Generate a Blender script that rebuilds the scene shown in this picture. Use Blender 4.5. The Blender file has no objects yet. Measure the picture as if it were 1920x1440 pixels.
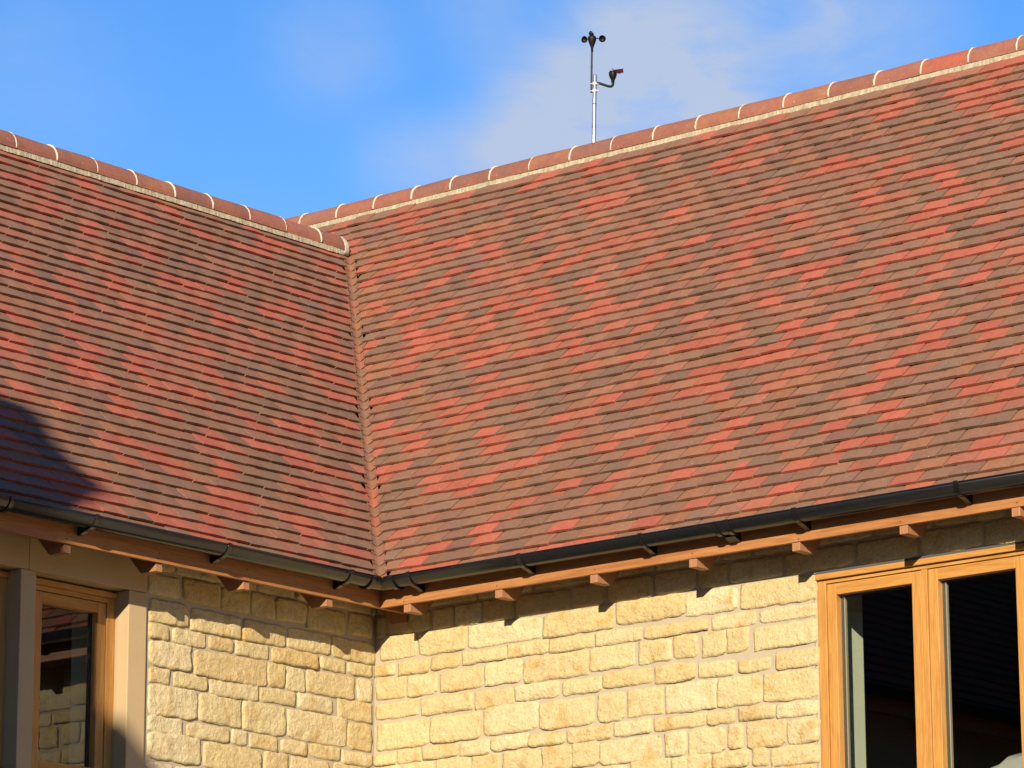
import bpy, math, random
from mathutils import Vector, Matrix, noise

random.seed(7)
SC = bpy.context.scene
COL = SC.collection
R = math.radians

# ------------------------------------------------------------------ camera
cam_d = bpy.data.cameras.new('camera')
cam = bpy.data.objects.new('camera', cam_d)
COL.objects.link(cam)
_rt = Vector((0.76875774, 0.63953157, -0.00330241))
_up = Vector((0.155188, -0.1815315, 0.97106282))
_fw = Vector((-0.62042583, 0.74702456, 0.23880137))
cam.matrix_world = Matrix(((_rt.x, _up.x, -_fw.x, 12.7310), (_rt.y, _up.y, -_fw.y, -14.2784),
                           (_rt.z, _up.z, -_fw.z, -3.5362), (0, 0, 0, 1)))
cam_d.sensor_width = 36.0
cam_d.lens = 7197.51 / 1920 * 36.0
cam_d.clip_start = 0.1
cam_d.clip_end = 3000
SC.camera = cam

# ------------------------------------------------------------------ sun, sky, exposure
SUN = Vector((0.58, -1.0, 0.422)).normalized()          # towards the sun
sun_elev = math.asin(SUN.z)
sun_az = math.atan2(SUN.x, SUN.y)                        # from +Y towards +X
sd = bpy.data.lights.new('sun', 'SUN')
sd.energy = 4.9
sd.angle = R(0.55)
sd.color = (1.0, 0.87, 0.66)
so = bpy.data.objects.new('sun', sd)
COL.objects.link(so)
so.rotation_euler = SUN.to_track_quat('Z', 'Y').to_euler()

SC.view_settings.view_transform = 'Standard'
SC.view_settings.look = 'None'
SC.view_settings.gamma = 1
SC.view_settings.use_curve_mapping = False
SC.view_settings.exposure = 0.80

W = bpy.data.worlds.new('World')
SC.world = W
W.use_nodes = True
nt = W.node_tree
nt.nodes.clear()


def N(tree, typ, **kw):
    n = tree.nodes.new(typ)
    for k, v in kw.items():
        if k in n.inputs:
            n.inputs[k].default_value = v
        else:
            setattr(n, k, v)
    return n


def ramp(tree, src, stops, interp='LINEAR'):
    n = tree.nodes.new('ShaderNodeValToRGB')
    n.color_ramp.interpolation = interp
    e = n.color_ramp.elements
    while len(e) < len(stops):
        e.new(0.5)
    for el, (p, c) in zip(e, stops):
        el.position = p
        el.color = c if len(c) == 4 else (*c, 1)
    tree.links.new(src, n.inputs[0])
    return n


def mixc(tree, fac, a, b, mode='MIX'):
    n = tree.nodes.new('ShaderNodeMix')
    n.data_type = 'RGBA'
    n.blend_type = mode
    for i, v in ((0, fac), (6, a), (7, b)):
        if hasattr(v, 'links'):
            tree.links.new(v, n.inputs[i])
        elif i and len(v) == 3:
            n.inputs[i].default_value = (*v, 1)
        else:
            n.inputs[i].default_value = v
    return n.outputs[2]


def math_(tree, op, a, b=0.0, c=None, clamp=False):
    n = tree.nodes.new('ShaderNodeMath')
    n.operation = op
    n.use_clamp = clamp
    for i, v in enumerate((a, b, c)):
        if v is None:
            continue
        if hasattr(v, 'links'):
            tree.links.new(v, n.inputs[i])
        else:
            n.inputs[i].default_value = v
    return n.outputs[0]


sky = N(nt, 'ShaderNodeTexSky', sky_type='NISHITA', sun_disc=False, sun_elevation=sun_elev, sun_rotation=sun_az,
        altitude=100.0, air_density=1.0, dust_density=0.0, ozone_density=2.0)
tc = N(nt, 'ShaderNodeTexCoord')
hsv = N(nt, 'ShaderNodeHueSaturation', Saturation=1.36, Value=1.02)
nt.links.new(sky.outputs[0], hsv.inputs['Color'])
tint = mixc(nt, 1.0, hsv.outputs[0], (1.17, 1.07, 1.28), 'MULTIPLY')


def sky_blob(direction, inner, outer):
    """soft patch of cloud round one direction of the sky"""
    d = N(nt, 'ShaderNodeVectorMath', operation='DISTANCE')
    nrm = N(nt, 'ShaderNodeVectorMath', operation='NORMALIZE')
    nt.links.new(tc.outputs['Generated'], nrm.inputs[0])
    nt.links.new(nrm.outputs[0], d.inputs[0])
    d.inputs[1].default_value = direction
    m = N(nt, 'ShaderNodeMapRange', interpolation_type='SMOOTHERSTEP')
    m.inputs['From Min'].default_value = outer
    m.inputs['From Max'].default_value = inner
    nt.links.new(d.outputs['Value'], m.inputs['Value'])
    return m.outputs[0]


def pix_dir(px, py):
    return (_fw * 7197.51 + _rt * (px - 960) - _up * (py - 720)).normalized()


def noise_tex(tree, vec, scale, detail=4.0, rough=0.55, dist=0.0):
    n = N(tree, 'ShaderNodeTexNoise', Scale=scale, Detail=detail, Roughness=rough, Distortion=dist)
    tree.links.new(vec, n.inputs['Vector'])
    return n.outputs['Fac']


mp = N(nt, 'ShaderNodeMapping')
mp.inputs['Scale'].default_value = (1, 1, 1.9)
mp.inputs['Location'].default_value = (0.31, 0.12, 0.2)
nt.links.new(tc.outputs['Generated'], mp.inputs['Vector'])
n1 = noise_tex(nt, mp.outputs[0], 27.0, 9.0, 0.60, 0.35)
n2 = noise_tex(nt, mp.outputs[0], 9.0, 4.0, 0.5)
base = ramp(nt, n2, [(0.52, (0, 0, 0)), (0.78, (1, 1, 1))]).outputs[0]
s = math_(nt, 'MULTIPLY', base, 0.10)
for (px_, py_), r0, r1, w_ in (((1190, 240), 0.012, 0.050, 1.25), ((1010, 270), 0.004, 0.034, 0.75), ((750, 305), 0.0, 0.021, 0.42), ((880, 300), 0.0, 0.026, 0.45),
                               ((1380, 50), 0.01, 0.062, 0.62), ((1650, 60), 0.005, 0.036, 0.42), ((620, 75), 0.0, 0.030, 0.42),
                               ((900, 10), 0.0, 0.024, 0.40), ((40, 170), 0.0, 0.050, 0.22)):
    s = math_(nt, 'ADD', s, math_(nt, 'MULTIPLY', sky_blob(pix_dir(px_, py_), r0, r1), w_))
cl = math_(nt, 'MULTIPLY', s, ramp(nt, n1, [(0.27, (0.30, 0.30, 0.30)), (0.70, (1, 1, 1))]).outputs[0], clamp=True)
cl = math_(nt, 'MULTIPLY', cl, 0.88, clamp=True)
skyc = mixc(nt, cl, tint, (3.75, 4.3, 5.4))
bg = N(nt, 'ShaderNodeBackground', Strength=0.080)
nt.links.new(skyc, bg.inputs['Color'])
wo = N(nt, 'ShaderNodeOutputWorld')
nt.links.new(bg.outputs[0], wo.inputs['Surface'])


# ------------------------------------------------------------------ materials
def new_mat(name):
    m = bpy.data.materials.new(name)
    m.use_nodes = True
    t = m.node_tree
    t.nodes.clear()
    out = N(t, 'ShaderNodeOutputMaterial')
    b = N(t, 'ShaderNodeBsdfPrincipled')
    t.links.new(b.outputs[0], out.inputs['Surface'])
    return m, t, b


def bump(t, b, height, strength, distance):
    n = N(t, 'ShaderNodeBump', Strength=strength, Distance=distance)
    t.links.new(height, n.inputs['Height'])
    t.links.new(n.outputs[0], b.inputs['Normal'])


def position(t):
    return N(t, 'ShaderNodeNewGeometry').outputs['Position']


def scaled(t, vec, sc):
    m = N(t, 'ShaderNodeMapping')
    m.inputs['Scale'].default_value = sc
    t.links.new(vec, m.inputs['Vector'])
    return m.outputs[0]


def tile_material(name, ca, cb, mixbias):
    """fired clay: two shades burnt into each other, fine sand grain"""
    m, t, b = new_mat(name)
    geo = N(t, 'ShaderNodeNewGeometry')
    oi = N(t, 'ShaderNodeObjectInfo')
    own = math_(t, 'FRACT', math_(t, 'MULTIPLY', math_(t, 'ADD', geo.outputs['Random Per Island'], oi.outputs['Random']), 7.31))
    sh = N(t, 'ShaderNodeVectorMath', operation='MULTIPLY_ADD')      # every tile was fired by itself
    t.links.new(own, sh.inputs[0])
    sh.inputs[1].default_value = (31.0, 47.0, 19.0)
    t.links.new(geo.outputs['Position'], sh.inputs[2])
    p = sh.outputs[0]
    blend = ramp(t, noise_tex(t, p, 7.0, 2.0, 0.5), [(mixbias - 0.1, (0, 0, 0)), (mixbias + 0.1, (1, 1, 1))]).outputs[0]
    c = mixc(t, blend, ca, cb)
    c = mixc(t, 1.0, c, ramp(t, own, [(0.0, (0.89, 0.89, 0.89)), (0.5, (1.0, 0.99, 0.97)), (1.0, (1.11, 1.12, 1.13))]).outputs[0], 'MULTIPLY')
    grain = noise_tex(t, p, 420.0, 2.0, 0.6)
    c = mixc(t, 0.45, c, ramp(t, grain, [(0.3, (0.62, 0.62, 0.62)), (0.7, (1.32, 1.3, 1.28))]).outputs[0], 'MULTIPLY')
    mott = noise_tex(t, p, 38.0, 4.0, 0.6)
    c = mixc(t, 0.5, c, ramp(t, mott, [(0.3, (0.76, 0.74, 0.72)), (0.7, (1.2, 1.2, 1.2))]).outputs[0], 'MULTIPLY')
    spk = ramp(t, noise_tex(t, p, 95.0, 1.0, 0.4), [(0.755, (0, 0, 0)), (0.775, (1, 1, 1))]).outputs[0]
    c = mixc(t, math_(t, 'MULTIPLY', spk, 0.55), c, (0.62, 0.52, 0.4))
    # the cut tail ends are rougher and darker clay than the sanded face
    t.links.new(c, b.inputs['Base Color'])
    b.inputs['Roughness'].default_value = 0.82
    bump(t, b, grain, 0.35, 0.002)
    return m


RED = (0.326, 0.082, 0.048)
RED2 = (0.300, 0.085, 0.048)
ROSE = (0.276, 0.096, 0.057)
BROWN = (0.206, 0.097, 0.055)
BROWN2 = (0.183, 0.093, 0.055)
OCHRE = (0.243, 0.099, 0.047)
GREY = (0.158, 0.092, 0.058)
PLUM = (0.179, 0.084, 0.058)
TERRA = (0.296, 0.091, 0.041)
SAND = (0.233, 0.113, 0.056)
CLAY = [  # name, shade a, shade b, bias, weight
    ('clay_red', RED, RED2, 0.5, 17), ('clay_red_deep', RED2, ROSE, 0.52, 11), ('clay_red_to_brown', RED, BROWN, 0.5, 8),
    ('clay_rose', ROSE, BROWN, 0.5, 13), ('clay_brown', BROWN, BROWN2, 0.5, 27), ('clay_brown_dull', BROWN2, GREY, 0.55, 13),
    ('clay_ochre', OCHRE, BROWN, 0.5, 12), ('clay_grey', GREY, BROWN2, 0.55, 5), ('clay_plum', PLUM, BROWN2, 0.5, 8),
    ('clay_plum_grey', PLUM, GREY, 0.5, 3)]
TILE_MATS = [tile_material(n, a, b_, q) for n, a, b_, q, w in CLAY]
TILE_W = [w for *_, w in CLAY]
VALLEY_MATS = [tile_material('valley_clay', TERRA, OCHRE, 0.5), tile_material('valley_clay_brown', OCHRE, BROWN, 0.5),
               tile_material('valley_clay_red', TERRA, ROSE, 0.52)]
RIDGE_MATS = [tile_material('ridge_clay', (0.225, 0.084, 0.055), (0.25, 0.095, 0.06), 0.5),
              tile_material('ridge_clay_brown', (0.19, 0.082, 0.058), (0.225, 0.085, 0.054), 0.5),
              tile_material('ridge_clay_orange', (0.255, 0.10, 0.052), (0.21, 0.082, 0.053), 0.5)]
RIDGE_RED = tile_material('ridge_clay_red', RED, RED2, 0.5)


def stone_material():
    m, t, b = new_mat('rock_faced_limestone')
    p = position(t)
    oi = N(t, 'ShaderNodeObjectInfo')
    base_c = ramp(t, oi.outputs['Random'], [(0.0, (0.521, 0.399, 0.201)), (0.3, (0.575, 0.467, 0.255)), (0.55, (0.535, 0.412, 0.201)),
                                           (0.8, (0.615, 0.521, 0.324)), (1.0, (0.512, 0.367, 0.162))]).outputs[0]
    st = noise_tex(t, p, 9.0, 5.0, 0.62, 0.6)
    c = mixc(t, ramp(t, st, [(0.53, (0, 0, 0)), (0.72, (0.75, 0.75, 0.75))]).outputs[0], base_c, (0.46, 0.262, 0.068))
    pale = noise_tex(t, scaled(t, p, (1.3, 1.3, 2.2)), 6.0, 5.0, 0.65, 0.3)
    c = mixc(t, ramp(t, pale, [(0.56, (0, 0, 0)), (0.74, (0.7, 0.7, 0.7))]).outputs[0], c, (0.60, 0.50, 0.32))
    pit = noise_tex(t, p, 60.0, 4.0, 0.7)
    c = mixc(t, 0.7, c, ramp(t, pit, [(0.28, (0.66, 0.60, 0.50)), (0.5, (1, 1, 1)), (0.75, (1.1, 1.1, 1.1))]).outputs[0], 'MULTIPLY')
    t.links.new(c, b.inputs['Base Color'])
    b.inputs['Roughness'].default_value = 0.92
    b.inputs['Specular IOR Level'].default_value = 0.2
    rot = N(t, 'ShaderNodeMapping')
    rot.inputs['Rotation'].default_value = (0.5, 0.65, 0.3)
    rot.inputs['Scale'].default_value = (1.0, 1.0, 0.32)
    t.links.new(p, rot.inputs['Vector'])
    warp = N(t, 'ShaderNodeTexNoise', Scale=30.0, Detail=3.0)
    t.links.new(p, warp.inputs['Vector'])
    wv = N(t, 'ShaderNodeVectorMath', operation='MULTIPLY_ADD')
    t.links.new(warp.outputs['Color'], wv.inputs[0])
    wv.inputs[1].default_value = (0.035, 0.035, 0.035)
    t.links.new(p, wv.inputs[2])
    vo = N(t, 'ShaderNodeTexVoronoi', Scale=48.0)          # chipped facets
    t.links.new(wv.outputs[0], vo.inputs['Vector'])
    h = math_(t, 'ADD', math_(t, 'MULTIPLY', vo.outputs['Distance'], 0.30), math_(t, 'MULTIPLY', noise_tex(t, p, 95.0, 6.0, 0.72), 0.8))
    h = math_(t, 'ADD', h, math_(t, 'MULTIPLY', noise_tex(t, rot.outputs[0], 60.0, 4.0, 0.65, 0.6), 0.35))
    bump(t, b, h, 1.0, 0.011)
    return m


def grainy(name, ca, cb, scale, rough=0.9, bstr=0.3, bdist=0.004, fine=300.0):
    m, t, b = new_mat(name)
    p = position(t)
    c = mixc(t, noise_tex(t, p, scale, 5.0, 0.6), ca, cb)
    g = noise_tex(t, p, fine, 3.0, 0.6)
    c = mixc(t, 0.4, c, ramp(t, g, [(0.3, (0.72, 0.72, 0.72)), (0.7, (1.2, 1.2, 1.2))]).outputs[0], 'MULTIPLY')
    t.links.new(c, b.inputs['Base Color'])
    b.inputs['Roughness'].default_value = rough
    b.inputs['Specular IOR Level'].default_value = 0.25
    bump(t, b, g, bstr, bdist)
    return m


def wood_material(name, ca, cb, axis, knots=0.0, rough=0.5, knot_c=(0.2, 0.06, 0.02)):
    m, t, b = new_mat(name)
    p = position(t)
    sc = [16.0, 16.0, 16.0]
    sc[axis] = 0.9
    v = scaled(t, p, tuple(sc))
    g = noise_tex(t, v, 3.0, 6.0, 0.6, 1.2)
    c = mixc(t, ramp(t, g, [(0.32, (0, 0, 0)), (0.68, (1, 1, 1))]).outputs[0], ca, cb)
    sc2 = [90.0, 90.0, 90.0]
    sc2[axis] = 3.0
    f = noise_tex(t, scaled(t, p, tuple(sc2)), 3.0, 3.0, 0.6)
    c = mixc(t, 0.55, c, ramp(t, f, [(0.3, (0.66, 0.6, 0.52)), (0.62, (1.1, 1.1, 1.1))]).outputs[0], 'MULTIPLY')
    if knots:
        vo = N(t, 'ShaderNodeTexVoronoi', Scale=knots)
        t.links.new(p, vo.inputs['Vector'])
        k = ramp(t, vo.outputs['Distance'], [(0.025, (1, 1, 1)), (0.06, (0, 0, 0))]).outputs[0]
        c = mixc(t, math_(t, 'MULTIPLY', k, 0.75), c, knot_c)
    t.links.new(c, b.inputs['Base Color'])
    b.inputs['Roughness'].default_value = rough
    b.inputs['Specular IOR Level'].default_value = 0.35
    bump(t, b, f, 0.12, 0.002)
    return m


M = {}
M['stone'] = stone_material()
M['mortar'] = grainy('lime_mortar', (0.34, 0.278, 0.19), (0.42, 0.35, 0.25), 14.0)
M['ridge_mortar'] = grainy('ridge_mortar', (0.40, 0.325, 0.195), (0.58, 0.50, 0.345), 40.0, bstr=0.7, bdist=0.008, fine=120.0)
def streaked(name, ca, cb):
    m, t, b = new_mat(name)
    p = position(t)
    c = mixc(t, ramp(t, noise_tex(t, scaled(t, p, (1, 1, 0.25)), 70.0, 4.0, 0.65), [(0.33, (0, 0, 0)), (0.66, (1, 1, 1))]).outputs[0], ca, cb)
    c = mixc(t, 0.6, c, ramp(t, noise_tex(t, p, 13.0, 4.0, 0.6), [(0.3, (0.72, 0.68, 0.6)), (0.7, (1.12, 1.12, 1.12))]).outputs[0], 'MULTIPLY')
    t.links.new(c, b.inputs['Base Color'])
    b.inputs['Roughness'].default_value = 0.95
    bump(t, b, noise_tex(t, p, 120.0, 4.0, 0.65), 0.8, 0.010)
    return m


M['ridge_mortar'] = streaked('ridge_mortar_streaked', (0.29, 0.24, 0.155), (0.47, 0.415, 0.295))
M['joint_mortar'] = grainy('joint_mortar', (0.45, 0.385, 0.29), (0.58, 0.51, 0.41), 30.0)
M['ashlar'] = grainy('dressed_stone', (0.395, 0.285, 0.158), (0.445, 0.33, 0.188), 5.0, rough=0.85, bstr=0.12, bdist=0.002)
for i, ax in enumerate('xyz'):
    M['oak_' + ax] = wood_material('honey_oak_' + ax, (0.485, 0.252, 0.070), (0.36, 0.162, 0.036), i, rough=0.42)
    M['cedar_' + ax] = wood_material('stained_softwood_' + ax, (0.385, 0.178, 0.066), (0.265, 0.105, 0.036), i, knots=3.2, rough=0.5)
M['rafter'] = wood_material('rafter_softwood', (0.36, 0.18, 0.092), (0.29, 0.135, 0.064), 2, rough=0.6)
M['soffit'] = wood_material('soffit_boards', (0.22, 0.09, 0.032), (0.17, 0.066, 0.022), 0, rough=0.6)
M['felt'] = grainy('roof_underlay', (0.055, 0.045, 0.04), (0.075, 0.06, 0.05), 12.0)
M['plaster'] = grainy('sage_plaster', (0.52, 0.52, 0.41), (0.55, 0.55, 0.44), 6.0, bstr=0.05)
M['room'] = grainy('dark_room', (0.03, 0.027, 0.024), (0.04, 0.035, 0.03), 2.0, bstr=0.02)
M['seal'] = grainy('black_gasket', (0.018, 0.018, 0.018), (0.025, 0.025, 0.025), 20.0, rough=0.6)
M['spacer'] = grainy('glazing_spacer', (0.30, 0.25, 0.18), (0.34, 0.28, 0.2), 20.0, rough=0.5)
M['cloth'] = grainy('grey_cloth', (0.26, 0.25, 0.24), (0.36, 0.35, 0.33), 18.0, bstr=0.4)
M['ground'] = grainy('courtyard_gravel', (0.22, 0.175, 0.11), (0.28, 0.225, 0.145), 3.0, bstr=0.5, bdist=0.02, fine=60.0)
M['blocker_trees'] = grainy('blocker_foliage', (0.035, 0.05, 0.018), (0.07, 0.085, 0.03), 1.5)
M['lead'] = grainy('lead_sheet', (0.06, 0.06, 0.062), (0.085, 0.085, 0.087), 9.0, rough=0.6)
M['slate_far'] = grainy('neighbour_slate', (0.10, 0.09, 0.085), (0.15, 0.135, 0.125), 6.0)
M['wall_far'] = grainy('neighbour_render', (0.42, 0.34, 0.22), (0.5, 0.41, 0.28), 3.0)


def plain(name, col, rough, metal=0.0, spec=0.5, wear=0.12):
    m, t, b = new_mat(name)
    p = position(t)
    c = mixc(t, wear, col, ramp(t, noise_tex(t, p, 45.0, 4.0, 0.6), [(0.3, tuple(x * 0.55 for x in col)), (0.7, tuple(min(1, x * 1.9 + 0.01) for x in col))]).outputs[0])
    t.links.new(c, b.inputs['Base Color'])
    b.inputs['Roughness'].default_value = rough
    b.inputs['Metallic'].default_value = metal
    b.inputs['Specular IOR Level'].default_value = spec
    return m


M['pvc'] = plain('black_gutter_plastic', (0.008, 0.0082, 0.009), 0.20, spec=0.6, wear=0.15)
M['black'] = plain('black_plastic', (0.005, 0.005, 0.0055), 0.5, spec=0.2)
M['galv'] = plain('galvanised_tube', (0.50, 0.51, 0.53), 0.33, metal=0.85)
M['clamp'] = plain('pale_metal_clamp', (0.62, 0.56, 0.5), 0.45, metal=0.4)
M['vane'] = plain('dark_red_plastic', (0.042, 0.007, 0.008), 0.8, spec=0.05)


def glass_material():
    m = bpy.data.materials.new('window_glass')
    m.use_nodes = True
    t = m.node_tree
    t.nodes.clear()
    out = N(t, 'ShaderNodeOutputMaterial')
    tr = N(t, 'ShaderNodeBsdfTransparent', Color=(0.92, 0.95, 0.92, 1))
    gl = N(t, 'ShaderNodeBsdfGlossy', Color=(0.92, 0.97, 1.0, 1), Roughness=0.004)
    fr = N(t, 'ShaderNodeFresnel', IOR=1.52)
    wob = noise_tex(t, position(t), 2.2, 2.0, 0.5)
    bn = N(t, 'ShaderNodeBump', Strength=0.012, Distance=0.01)
    t.links.new(wob, bn.inputs['Height'])
    t.links.new(bn.outputs[0], gl.inputs['Normal'])
    mx = N(t, 'ShaderNodeMixShader')
    front = math_(t, 'SUBTRACT', 1.0, N(t, 'ShaderNodeNewGeometry').outputs['Backfacing'])
    t.links.new(math_(t, 'MULTIPLY', math_(t, 'MULTIPLY', fr.outputs[0], 1.9), front, clamp=True), mx.inputs[0])   # two panes of a sealed unit
    t.links.new(tr.outputs[0], mx.inputs[1])
    t.links.new(gl.outputs[0], mx.inputs[2])
    t.links.new(mx.outputs[0], out.inputs['Surface'])
    return m


M['glass'] = glass_material()


# ------------------------------------------------------------------ mesh helpers
class MB:
    def __init__(self):
        self.v, self.f, self.mi = [], [], []

    def add(self, verts, faces, mi=0):
        o = len(self.v)
        self.v += [tuple(x) for x in verts]
        self.f += [tuple(i + o for i in f) for f in faces]
        self.mi += [mi] * len(faces)

    def box(self, a, b, mi=0):
        (x0, y0, z0), (x1, y1, z1) = a, b
        x0, x1 = sorted((x0, x1)); y0, y1 = sorted((y0, y1)); z0, z1 = sorted((z0, z1))
        self.add([(x0, y0, z0), (x1, y0, z0), (x1, y1, z0), (x0, y1, z0), (x0, y0, z1), (x1, y0, z1), (x1, y1, z1), (x0, y1, z1)],
                 [(0, 3, 2, 1), (4, 5, 6, 7), (0, 1, 5, 4), (1, 2, 6, 5), (2, 3, 7, 6), (3, 0, 4, 7)], mi)

    def prism(self, poly, d, mi=0):
        """closed planar polygon (3-D points) pushed along vector d"""
        n = len(poly)
        d = Vector(d)
        self.add([Vector(p) for p in poly] + [Vector(p) + d for p in poly],
                 [tuple(range(n))[::-1], tuple(range(n, 2 * n))] + [(i, (i + 1) % n, (i + 1) % n + n, i + n) for i in range(n)], mi)

    def sweep(self, rings, closed_ring=True, caps=True, mi=0):
        n = len(rings[0])
        verts = [p for r in rings for p in r]
        faces = []
        for k in range(len(rings) - 1):
            for i in range(n if closed_ring else n - 1):
                j = (i + 1) % n
                faces.append((k * n + i, k * n + j, (k + 1) * n + j, (k + 1) * n + i))
        if caps and closed_ring:
            faces.append(tuple(range(n))[::-1])
            faces.append(tuple(range((len(rings) - 1) * n, len(rings) * n)))
        self.add(verts, faces, mi)

    def tube(self, pts, radii, seg=10, mi=0):
        pts = [Vector(p) for p in pts]
        if not hasattr(radii, '__len__'):
            radii = [radii] * len(pts)
        rings = []
        ref = None
        for i, p in enumerate(pts):
            d = (pts[min(i + 1, len(pts) - 1)] - pts[max(i - 1, 0)]).normalized()
            if ref is None:
                ref = Vector((1, 0, 0)) if abs(d.x) < 0.9 else Vector((0, 1, 0))
            a = (ref - d * ref.dot(d)).normalized()
            ref = a
            b = d.cross(a)
            rings.append([p + (a * math.cos(t) + b * math.sin(t)) * radii[i] for t in [2 * math.pi * k / seg for k in range(seg)]])
        self.sweep(rings, mi=mi)

    def mesh(self, name, mats, smooth=False):
        me = bpy.data.meshes.new(name)
        me.from_pydata(self.v, [], self.f)
        for m in mats if isinstance(mats, (list, tuple)) else [mats]:
            me.materials.append(m)
        if any(self.mi):
            me.polygons.foreach_set('material_index', self.mi)
        if smooth:
            me.polygons.foreach_set('use_smooth', [True] * len(me.polygons))
        import bmesh
        bm = bmesh.new()
        bm.from_mesh(me)
        bmesh.ops.recalc_face_normals(bm, faces=bm.faces[:])
        bm.to_mesh(me)
        bm.free()
        me.update()
        return me

    def build(self, name, mats, parent=None, smooth=False, bevel=0.0):
        return link(name, self.mesh(name, mats, smooth), parent, bevel=bevel)


def link(name, data, parent=None, mat=None, bevel=0.0):
    o = bpy.data.objects.new(name, data)
    COL.objects.link(o)
    if parent is not None:
        o.parent = parent
    if mat is not None:
        o.matrix_world = mat
    if bevel:
        bv = o.modifiers.new('edge', 'BEVEL')
        bv.width = bevel
        bv.segments = 2
        bv.limit_method = 'ANGLE'
        bv.harden_normals = False
    return o


def empty(name, loc=(0, 0, 0)):
    o = bpy.data.objects.new(name, None)
    COL.objects.link(o)
    o.location = loc
    return o


def tag(o, label=None, cat=None, kind=None, group=None):
    for k, v in (('label', label), ('category', cat), ('kind', kind), ('group', group)):
        if v:
            o[k] = v
    return o


# ------------------------------------------------------------------ figures of the place (metres)
OW = 0.317                       # eaves overhang: wall faces at y = OW and x = -OW, fascias at y = 0 and x = 0
GROUND = -5.1
T0, Z0 = 0.0413, 0.1866          # tile tails of course 0
DT, DZ = 0.0645, 0.0697          # per course: inwards, upwards
TAN = DZ / DT
PITCH = math.atan(TAN)
SP, CP = math.sin(PITCH), math.cos(PITCH)
R1, H1, R2, H2 = 2.8468, 3.2344, 2.4627, 2.8532   # foot of the mortar of the two ridges
XR0, YL0, STEP = -3.2329, 2.205, 0.3143           # ridge joints


def plane_z(t):
    return Z0 + (t - T0) * TAN


# ground -------------------------------------------------------------
g = MB()
g.add([(-700, -700, GROUND), (700, -700, GROUND), (700, 700, GROUND), (-700, 700, GROUND)], [(0, 1, 2, 3)])
tag(g.build('ground', M['ground']), kind='structure')

# the house ------------------------------------------------------------
house = tag(empty('house', (0, 0, GROUND)), 'two-winged honey stone house with red and brown tiled roofs meeting in a valley', 'house')


def part(name, data, parent, mat=None):
    """links a mesh under PARENT keeping world coordinates"""
    o = bpy.data.objects.new(name, data)
    COL.objects.link(o)
    o.parent = parent
    o.matrix_parent_inverse = WORLD_INV.get(parent.name) or Matrix.Identity(4)
    if mat is not None:
        o.matrix_basis = mat
    return o


WORLD_INV = {house.name: Matrix.Translation((0, 0, -GROUND))}


def bpart(mb, name, mats, parent, smooth=False, bevel=0.0):
    o = part(name, mb.mesh(name, mats, smooth), parent)
    if bevel:
        bv = o.modifiers.new('edge', 'BEVEL')
        bv.width = bevel
        bv.segments = 2
        bv.limit_method = 'ANGLE'
    return o

# ------------------------------------------------------------------ walls (mortar bed behind the stones)
MORT = 0.0060
WR = OW + MORT
wall_r = MB()
wall_r.box((-WR, WR, GROUND), (2.446, 0.69, 0.325))
wall_r.box((2.446, WR, -0.087), (4.236, 0.69, 0.325))
wall_r.box((2.446, WR, GROUND), (4.236, 0.69, -1.42))
wall_r.box((4.236, WR, GROUND), (7.0, 0.69, 0.325))
wall_right = bpart(wall_r, 'wall', M['mortar'], house)
wall_l = MB()
wall_l.box((-0.69, -1.346, GROUND), (-WR, 0.69, 0.325))
wall_l.box((-0.69, -2.912, 0.10), (-WR, -1.346, 0.325))
wall_l.box((-0.69, -2.912, GROUND), (-WR, -1.346, -1.10))
wall_l.box((-0.69, -9.0, GROUND), (-WR, -2.912, 0.325))
wall_left = bpart(wall_l, 'wall', M['mortar'], house)


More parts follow.
